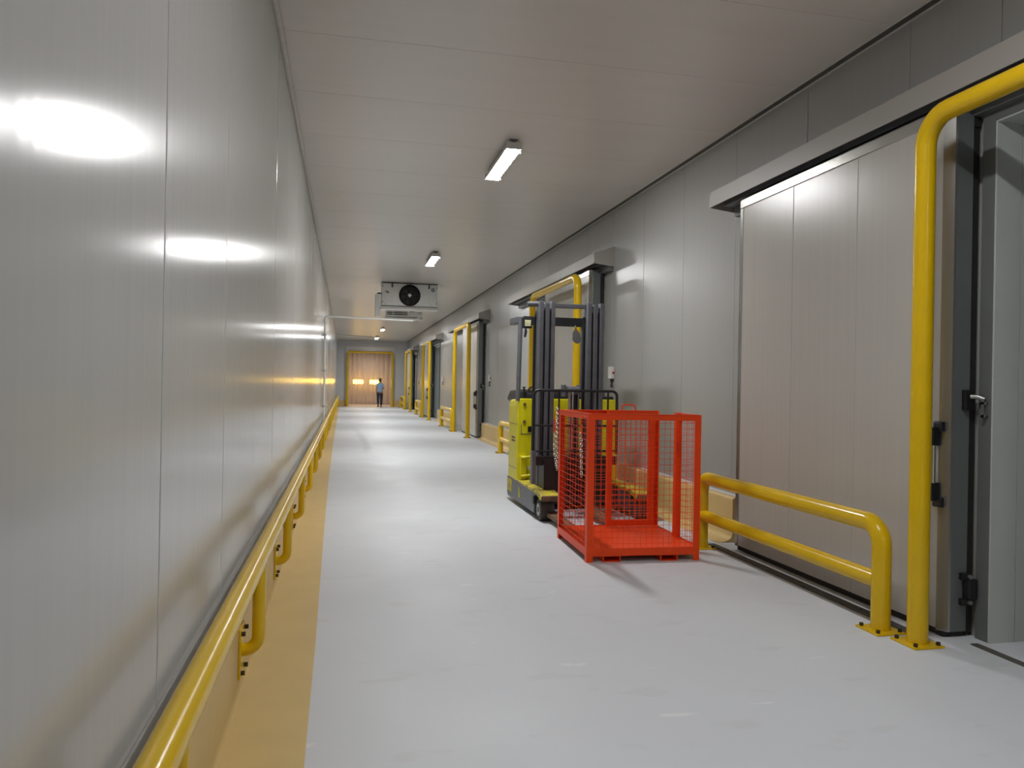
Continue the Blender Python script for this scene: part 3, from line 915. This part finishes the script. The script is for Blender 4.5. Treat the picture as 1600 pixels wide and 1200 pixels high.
B(-0.06, -0.046, CD - 0.045, CD - 0.015, CH - 0.22, CH - 0.09).build('snap_clip', M['red'], cg, bevel=0.004)

# ------------------------------------------------------------------ reach truck
ft = thing('reach_truck', 'lemon yellow reach forklift with dark double mast behind the red cage', 'forklift', (2.04, 7.75, 0))
# local frame: x 0..1.27 across, y 0 front wheels .. back, z up
TW = 1.27
# straddle legs
for side in (0, 1):
    x0 = 0.0 if side == 0 else TW - 0.20
    x1 = x0 + 0.20
    lg = MB()
    lg.prism([(0.25, 0.055), (1.62, 0.055), (1.66, 0.09), (1.66, 0.30), (0.16, 0.30), (0.25, 0.20)], 'x', x0, x1)
    leg = lg.build('leg', M['mast'], ft, bevel=0.01, label='low straddle leg with yellow top')
    tp = MB().prism([(-0.05, 0.245), (0.0, 0.235), (0.16, 0.275), (1.30, 0.30), (1.30, 0.318), (0.12, 0.318), (0.0, 0.30), (-0.05, 0.275)], 'x', x0 - 0.004, x1 + 0.004)
    tp.build('leg_cover', M['lemon_worn'], leg, bevel=0.012)
    B(x0 + 0.0, x0 + 0.20, -0.06, 0.02, 0.225, 0.285).build('scuff_cap', M['rust'], leg, bevel=0.02)
    q0 = x0 - 0.004 if side == 0 else x1
    B(q0, q0 + 0.004, 1.38, 1.62, 0.13, 0.28).build('side_plate', M['lemon_worn'], leg)
    B(q0, q0 + 0.004, 0.92, 1.0, 0.12, 0.24).build('side_plate', M['lemon_worn'], leg)
    wx0, wx1 = (x0 + 0.015, x0 + 0.165) if side == 0 else (x0 + 0.03, x0 + 0.18)
    wh = MB().cyl((wx0, 0.11, 0.118), (wx1, 0.11, 0.118), 0.118, 28).build('wheel', M['tyre'], ft, smooth=40, bevel=0.01)
    xo = wx0 if side == 0 else wx1
    sg = -1 if side == 0 else 1
    MB().cyl((xo + sg * 0.004, 0.11, 0.118), (xo - sg * 0.002, 0.11, 0.118), 0.068, 20).build('wheel_disc', M['steel'], wh, smooth=40)
    MB().cyl((xo + sg * 0.012, 0.11, 0.118), (xo, 0.11, 0.118), 0.03, 12).build('hub_cap', M['mast'], wh, smooth=40)
# body
BY = 1.13
prof = [(0.0, BY), (0.30, BY), (0.30, BY + 0.03), (TW - 0.30, BY + 0.03), (TW - 0.30, BY), (TW, BY), (TW, BY + 0.55), (TW - 0.13, BY + 0.68), (TW - 0.40, BY + 0.95),
        (0.40, BY + 0.95), (0.13, BY + 0.66), (0.04, BY + 0.54), (0.0, BY + 0.47)]
hood = MB()
n = len(prof)
levels = [(0.30, 0.0), (1.20, 0.0), (1.265, 0.012), (1.29, 0.03)]
vs, fs = [], []
cxm, cym = TW / 2, BY + 0.55
for (z, ins) in levels:
    for (px_, py_) in prof:
        kx = (px_ - cxm) / (TW / 2) * ins
        ky = (py_ - cym) / 0.6 * ins
        zz = z - max(0.0, (py_ - BY - 0.35)) * 0.16 * (1 if z > 1 else 0)
        vs.append((px_ - kx, py_ - max(ky, 0) * 2, zz))
for l in range(len(levels) - 1):
    for i in range(n):
        j = (i + 1) % n
        fs.append((l * n + i, l * n + j, (l + 1) * n + j, (l + 1) * n + i))
fs.append(tuple(range(n - 1, -1, -1)))
fs.append(tuple((len(levels) - 1) * n + i for i in range(n)))
body = hood.add(vs, fs).build('body', M['lemon'], ft, bevel=0.012)
MB().prism([(0.02, BY), (0.02, BY + 0.5), (0.16, BY + 0.66), (0.40, BY + 0.93), (TW - 0.40, BY + 0.93), (TW - 0.16, BY + 0.66), (TW - 0.02, BY + 0.5), (TW - 0.02, BY)], 'z', 0.05, 0.299).build('chassis', M['lemon_worn'], ft, bevel=0.01)
# dark groove lines and fittings on the body
B(-0.002, 0.004, BY + 0.02, BY + 0.46, 0.975, 0.981).build('panel_joint', M['mast'], body)
B(-0.002, 0.004, BY + 0.02, BY + 0.46, 0.44, 0.446).build('panel_joint', M['mast'], body)
for z in (0.77, 0.81):
    B(-0.004, 0.006, BY + 0.12, BY + 0.30, z - 0.011, z + 0.011).build('vent_slot', M['black'], body, bevel=0.004)
for z in (1.22, 1.01):
    MB().cyl((0.085, BY - 0.012, z), (0.085, BY + 0.005, z), 0.019, 12).build('lock_bolt', M['rust'], body)
B(0.13, 0.285, BY - 0.008, BY + 0.004, 0.885, 0.955).build('front_vent', M['black'], body, bevel=0.004)
B(0.20, 0.285, BY - 0.006, BY + 0.004, 0.815, 0.835).build('vent_slot', M['black'], body, bevel=0.003)
B(0.045, 0.30, BY - 0.004, BY + 0.002, 0.858, 0.866).build('panel_joint', M['mast'], body)
B(0.042, 0.050, BY - 0.004, BY + 0.002, 0.858, 0.975).build('panel_joint', M['mast'], body)
lp = B(0.11, 0.21, BY - 0.03, BY - 0.022, 0.43, 0.475).build('plate', M['plastic'], body, label='small white plate')
# yellow upright bracket low on the front
MB().box(0.03, 0.11, BY - 0.07, BY + 0.01, 0.32, 0.60).box(0.20, 0.28, BY - 0.05, BY + 0.01, 0.32, 0.60).build('front_bracket', M['lemon'], body, bevel=0.01)
for z in (0.36, 0.58):
    MB().tube(fillet([(0.04, BY - 0.085, z), (0.15, BY - 0.095, z + 0.015), (0.25, BY - 0.07, z)], 0.03), 0.017, 8).build('hose_clamp', M['lemon'], body, smooth=50)
MB().prism([(BY - 0.22, 0.32), (BY + 0.0, 0.32), (BY + 0.0, 0.50)], 'x', 0.27, 0.30).build('gusset', M['lemon'], body)
# cab cushion and console
cu = []
MB().prism([(0.0, 1.27), (0.85, 1.24), (0.85, 1.30), (0.7, 1.38), (0.15, 1.40), (0.03, 1.37)], 'x', 0.06, 0.78).build('cushion', M['black'], ft, bevel=0.04, label='black padded console').location = (0, BY + 0.05, 0)
MB().prism([(0.0, 1.26), (0.6, 1.25), (0.6, 1.31), (0.0, 1.33)], 'x', 0.80, 1.24).build('console', M['black'], ft, bevel=0.02).location = (0, BY + 0.05, 0)
MB().tube([(0.085, BY + 0.05, 1.25), (0.085, BY + 0.05, 1.42), (0.085, BY + 0.05, 1.432)], [0.012, 0.012, 0.028], 10).build('control_lever', M['black'], ft, smooth=40)
MB().tube(fillet([(0.16, BY + 0.1, 1.36), (0.16, BY + 0.1, 1.425), (0.46, BY + 0.1, 1.43)], 0.03), 0.011, 8).build('grab_bar', M['black'], ft, smooth=40)
# overhead guard
og = MB().tube(fillet([(0.005, BY + 0.02, 1.26), (0.02, BY + 0.02, 2.27)], 0.02), 0.028, 10).build('overhead_guard', M['mast'], ft, smooth=40, label='grey overhead guard on posts')
for (x, y_) in ((0.885, BY + 0.02), (0.40, BY + 0.40), (0.93, BY + 0.40)):
    MB().cyl((x, y_, 1.20), (x, y_, 2.25), 0.026, 10).build('guard_post', M['mast'], og, smooth=40)
B(-0.03, 0.05, BY + 0.05, BY + 0.40, 2.20, 2.285).build('guard_beam', M['mast'], og, bevel=0.01)
B(0.05, 0.96, BY + 0.36, BY + 0.42, 2.22, 2.27).build('guard_beam', M['mast'], og, bevel=0.008)
B(0.88, 0.94, BY + 0.05, BY + 0.36, 2.20, 2.28).build('guard_beam', M['mast'], og, bevel=0.01)
B(0.05, 0.94, BY - 0.02, BY + 0.05, 2.18, 2.285).build('guard_beam', M['black'], og, bevel=0.008, label='black front crossbar')
for k in range(2):
    B(0.05, 0.88, BY + 0.13 + k * 0.11, BY + 0.16 + k * 0.11, 2.235, 2.262).build('guard_bar', M['mast'], og, bevel=0.006)
wlp = B(0.03, 0.145, BY - 0.07, BY - 0.02, 2.135, 2.26).build('work_lamp', M['black'], ft, bevel=0.012, label='square black work lamp')
B(0.052, 0.128, BY - 0.075, BY - 0.069, 2.16, 2.235).build('lamp_glass', M['lens'], wlp, bevel=0.003, label='pale yellow glass')
MB().tube([(0.07, BY - 0.04, 2.14), (0.075, BY - 0.04, 2.10), (0.065, BY - 0.04, 2.03)], [0.008, 0.016, 0.014], 8).build('lamp_cable', M['black'], wlp, smooth=40)
# mast columns: three nested channels each side
MY = 0.50
def channel(x0, x1, y0, y1, z0, z1, open_dir):
    mb = MB()
    t = 0.012
    if open_dir > 0:
        mb.box(x0, x0 + t, y0, y1, z0, z1)
    else:
        mb.box(x1 - t, x1, y0, y1, z0, z1)
    xa, xb_ = (x0 + t, x1) if open_dir > 0 else (x0, x1 - t)
    mb.box(xa, xb_, y0, y0 + t, z0, z1)
    mb.box(xa, xb_, y1 - t, y1, z0, z1)
    return mb
for side in (0, 1):
    bx = 0.092 if side == 0 else 0.668
    rib, gap = 0.048, 0.023
    col = B(bx + 0.004, bx + 3 * rib + 2 * gap - 0.004, MY + 0.05, MY + 0.17, 0.18, 2.30).build('mast_column', M['black'], ft)
    for k in range(3):
        x0 = bx + k * (rib + gap)
        rank = k if side == 0 else 2 - k
        ztop = (2.405, 2.39, 2.41)[rank]
        o = MB().box(x0, x0 + rib, MY + 0.012 * rank, MY + 0.19, 0.16 + 0.02 * rank, ztop)
        o.build('mast_rail', M['mast'], col, bevel=0.006)
MB().cyl((-0.03, MY + 0.10, 2.375), (0.10, MY + 0.10, 2.38), 0.03, 10).build('mast_tie', M['mast'], ft, smooth=40)
B(0.285, 0.675, MY + 0.08, MY + 0.14, 2.345, 2.395).build('mast_tie', M['mast'], ft, bevel=0.006)
B(0.285, 0.675, MY + 0.09, MY + 0.14, 0.22, 0.34).build('mast_tie', M['black'], ft, bevel=0.006)
# side lift cylinders and hoses by the mast
MB().tube(fillet([(0.075, MY + 0.17, 0.4), (0.075, MY + 0.17, 2.20), (0.11, MY + 0.17, 2.33)], 0.05), 0.015, 8).build('hose', M['black'], ft, smooth=50)
MB().cyl((0.652, MY + 0.12, 0.35), (0.652, MY + 0.12, 2.25), 0.016, 12).build('lift_ram', M['black'], ft, smooth=50)
MB().cyl((0.655, MY + 0.0, 0.5), (0.655, MY + 0.0, 1.42), 0.006, 8).build('hose', M['mast'], ft, smooth=50)
# centre cylinder with chains
cc = MB().cyl((0.50, MY - 0.05, 0.35), (0.50, MY - 0.05, 1.42), 0.045, 16).build('lift_cylinder', M['black'], ft, smooth=50)
B(0.36, 0.38, MY - 0.11, MY + 0.02, 1.33, 1.465).build('pulley_plate', M['mast'], cc, bevel=0.004)
B(0.545, 0.565, MY - 0.11, MY + 0.02, 1.33, 1.465).build('pulley_plate', M['mast'], cc, bevel=0.004)
MB().cyl((0.40, MY - 0.07, 1.40), (0.545, MY - 0.07, 1.40), 0.05, 18).build('pulley', M['mast'], cc, smooth=40)
chm = MB()
for k in range(40):
    z = 0.62 + k * 0.0195
    chm.box(0.405, 0.435, MY - 0.125, MY - 0.112, z, z + 0.013)
    chm.box(0.413, 0.427, MY - 0.130, MY - 0.107, z + 0.010, z + 0.022)
chm.build('lift_chain', M['steel'], cc, kind='stuff', label='steel leaf chain')
MB().tube(fillet([(0.46, MY - 0.11, 0.7), (0.46, MY - 0.12, 1.38), (0.46, MY - 0.05, 1.44)], 0.03), 0.012, 8).build('hose', M['steel'], cc, smooth=50)
MB().tube(fillet([(0.53, MY - 0.10, 0.7), (0.53, MY - 0.11, 1.36), (0.53, MY - 0.05, 1.42)], 0.03), 0.010, 8).build('hose', M['mast'], cc, smooth=50)
# mirror hanging from the front crossbar
mr = MB().tube([(0.70, BY - 0.02, 2.19), (0.70, BY - 0.04, 2.15), (0.705, BY - 0.045, 2.08)], [0.008, 0.014, 0.008], 8).build('mirror', M['black'], ft, smooth=40, label='oval grey mirror on a short stalk')
vs = []
MB().prism([(0.708 + 0.055 * math.cos(2 * math.pi * k / 20) * (1.15 if math.sin(2 * math.pi * k / 20) < 0 else 0.9) + 0.012 * -math.sin(2 * math.pi * k / 20), 2.055 + 0.085 * math.sin(2 * math.pi * k / 20)) for k in range(20)], 'y', BY - 0.06, BY - 0.04).build('mirror_head', M['mirror'], mr, bevel=0.004)
# load backrest of thin black tube
LY = 0.22
lb = MB().tube(fillet([(-0.03, LY, 0.74), (-0.03, LY, 1.40), (0.925, LY, 1.40), (0.925, LY, 0.70)], 0.06, 6), 0.016, 10).build('load_backrest', M['black'], ft, smooth=50, label='black tube load backrest')
for z in (1.015, 0.735):
    MB().cyl((-0.03, LY, z), (0.925, LY, z), 0.012, 8).build('backrest_bar', M['black'], lb, smooth=50)
for x in (0.05, 0.255, 0.64, 0.82):
    MB().cyl((x, LY, 0.70), (x, LY, 1.40), 0.011, 8).build('backrest_bar', M['black'], lb, smooth=50)
# fork carriage
ca = B(-0.02, 0.93, LY - 0.02, LY + 0.05, 0.58, 0.68).build('carriage', M['black'], ft, bevel=0.01)
B(-0.02, 0.93, LY - 0.02, LY + 0.05, 0.16, 0.25).build('carriage_plate', M['black'], ca, bevel=0.01)
for x in (0.10, 0.72):
    B(x, x + 0.10, LY + 0.05, LY + 0.30, 0.16, 0.66).build('carriage_arm', M['black'], ca, bevel=0.01)
B(-0.045, 0.0, LY - 0.03, LY + 0.06, 0.38, 0.74).build('carriage_side', M['mast'], ca, bevel=0.008)
B(0.22, 0.70, LY + 0.06, LY + 0.10, 0.20, 0.64).build('carriage_plate', M['black'], ca, bevel=0.01)
B(0.22, TW - 0.22, BY - 0.35, BY - 0.01, 0.10, 0.62).build('battery_tray', M['black'], ft, bevel=0.015, label='black lower frame behind the carriage')
# forks
for x in (0.08, 0.58):
    fk = MB().prism([(LY - 0.02, 0.056), (-0.63, 0.056), (-0.73, 0.066), (-0.73, 0.076), (-0.63, 0.086), (LY - 0.10, 0.10), (LY - 0.06, 0.13), (LY - 0.02, 0.13)], 'x', x, x + 0.12)
    f_ = fk.build('fork', M['rust'], ft, bevel=0.004, label='rust brown fork')
    B(x, x + 0.12, LY - 0.06, LY - 0.022, 0.125, 0.65).build('fork_shank', M['black'], f_, bevel=0.004)

# ------------------------------------------------------------------ person
def skin_mesh(name, verts, edges, radii, material, parent, level=2, root=0, label=None):
    me = bpy.data.meshes.new(name)
    me.from_pydata(verts, edges, [])
    o = bpy.data.objects.new(name, me)
    COL.objects.link(o)
    md = o.modifiers.new('skin', 'SKIN')
    md.use_smooth_shade = True
    for i, r in enumerate(radii):
        sv = me.skin_vertices[0].data[i]
        sv.radius = r if isinstance(r, tuple) else (r, r)
        sv.use_root = (i == root)
    s = o.modifiers.new('sub', 'SUBSURF')
    s.levels = s.render_levels = level
    dg = bpy.context.evaluated_depsgraph_get()
    dg.update()
    m2 = bpy.data.meshes.new_from_object(o.evaluated_get(dg))
    bpy.data.objects.remove(o)
    m2.name = name
    m2.materials.clear()
    m2.materials.append(material)
    m2.polygons.foreach_set('use_smooth', [True] * len(m2.polygons))
    o = bpy.data.objects.new(name, m2)
    COL.objects.link(o)
    o.parent = parent
    if label:
        o['label'] = label
    return o
ps = thing('person', 'person in pale blue shirt and dark trousers walking towards the far strip curtain', 'person', (2.02, 45.1, 0), R(4))
# local: x right, y forward (walking +y), z up; height 1.69
V = []; E_ = []; RR = []
def jt(p, r, frm=None):
    V.append(p); RR.append(r)
    if frm is not None:
        E_.append((frm, len(V) - 1))
    return len(V) - 1
pel = jt((0, 0, 0.90), (0.13, 0.10))
ab = jt((0, 0.0, 1.05), (0.125, 0.095), pel)
ch = jt((0, 0.0, 1.25), (0.145, 0.10), ab)
nk0 = jt((0, -0.005, 1.40), (0.075, 0.065), ch)
nk = jt((0, 0.005, 1.47), 0.05, nk0)
hd0 = jt((0, 0.025, 1.53), (0.062, 0.075), nk)
hd1 = jt((0, 0.025, 1.60), (0.072, 0.088), hd0)
hd2 = jt((0, 0.02, 1.655), (0.052, 0.065), hd1)
nose = jt((0, 0.12, 1.56), 0.012, hd0)
def arm(s, el, wr_, fing):
    sh = jt((s * 0.15, -0.005, 1.36), 0.05, nk0)
    e = jt(el, 0.040, sh)
    w_ = jt(wr_, 0.026, e)
    d = (Vector(wr_) - Vector(el)).normalized()
    side = Vector((0, 1, 0)) if abs(d.y) < 0.8 else Vector((1, 0, 0))
    side = (side - d * side.dot(d)).normalized()
    pa = Vector(wr_) + d * 0.05
    pi_ = jt(tuple(pa), (0.030, 0.018), w_)
    curl = d.cross(side) * (0.02 * s)
    for k, L in enumerate((0.075, 0.085, 0.08, 0.06)):
        b0 = pa + d * 0.035 + side * (0.030 - 0.020 * k)
        i0 = jt(tuple(b0), 0.0085, pi_)
        i1 = jt(tuple(b0 + d * L * 0.55 + curl * 0.5), 0.008, i0)
        jt(tuple(b0 + d * L * 0.9 + curl * 1.3), 0.0065, i1)
    t0 = jt(tuple(pa + side * 0.040 - d * 0.01), 0.010, pi_)
    jt(tuple(pa + side * 0.060 + d * 0.035 + curl), 0.008, t0)
arm(-1, (-0.21, -0.05, 1.10), (-0.20, 0.03, 0.86), 0)
arm(1, (0.215, 0.00, 1.10), (0.16, 0.22, 1.06), 0)
def leg_(s, kn, an_):
    h_ = jt((s * 0.085, 0.0, 0.84), 0.085, pel)
    k_ = jt(kn, 0.056, h_)
    c_ = jt(tuple(Vector(kn) * 0.6 + Vector(an_) * 0.4 + Vector((0, -0.015, 0))), 0.052, k_)
    a_ = jt(an_, 0.036, c_)
    jt((an_[0] + s * 0.02, an_[1] + 0.15, max(0.03, an_[2] - 0.055)), (0.035, 0.025), a_)
LK, LA = (-0.10, 0.04, 0.47), (-0.105, -0.16, 0.12)
RK, RA = (0.10, 0.10, 0.46), (0.10, 0.14, 0.085)
leg_(-1, LK, LA)
leg_(1, RK, RA)
skin_mesh('body', V, E_, RR, M['skin'], ps, 1)
# shirt
sv = [(0, 0, 0.87), (0, 0, 1.05), (0, 0, 1.25), (0, -0.005, 1.405), (-0.15, -0.005, 1.36), (-0.205, -0.035, 1.16), (0.15, -0.005, 1.36), (0.205, -0.005, 1.16)]
skin_mesh('shirt', sv, [(0, 1), (1, 2), (2, 3), (3, 4), (4, 5), (3, 6), (6, 7)], [(0.175, 0.13), (0.165, 0.125), (0.18, 0.13), (0.085, 0.08), 0.062, 0.056, 0.062, 0.056], M['shirt'], ps, 2, 1, 'pale blue short sleeved shirt')
tv = [(0, 0, 0.93), (-0.09, 0.0, 0.80), LK, (LA[0], LA[1] + 0.01, LA[2] + 0.03), (0.09, 0.0, 0.80), RK, (RA[0], RA[1], RA[2] + 0.03)]
skin_mesh('trousers', tv, [(0, 1), (1, 2), (2, 3), (0, 4), (4, 5), (5, 6)], [(0.155, 0.115), 0.105, 0.080, 0.066, 0.105, 0.080, 0.066], M['trousers'], ps, 2, 0, 'dark navy trousers')
for (a_, s, pt) in ((LA, -1, 0.03), (RA, 1, 0.0)):
    o = skin_mesh('shoe', [(a_[0], a_[1] - 0.05, a_[2] - 0.04 + pt), (a_[0], a_[1] + 0.06, a_[2] - 0.045), (a_[0] + s * 0.02, a_[1] + 0.18, max(0.042, a_[2] - 0.06))], [(0, 1), (1, 2)], [0.045, 0.047, (0.045, 0.036)], M['shoe'], ps, 2)
skin_mesh('hair', [(0, -0.025, 1.53), (0, -0.005, 1.60), (0, 0.01, 1.66), (0, 0.06, 1.67)], [(0, 1), (1, 2), (2, 3)], [(0.066, 0.05), (0.08, 0.085), (0.065, 0.06), (0.045, 0.03)], M['hair'], ps, 2, 1, 'short dark hair')
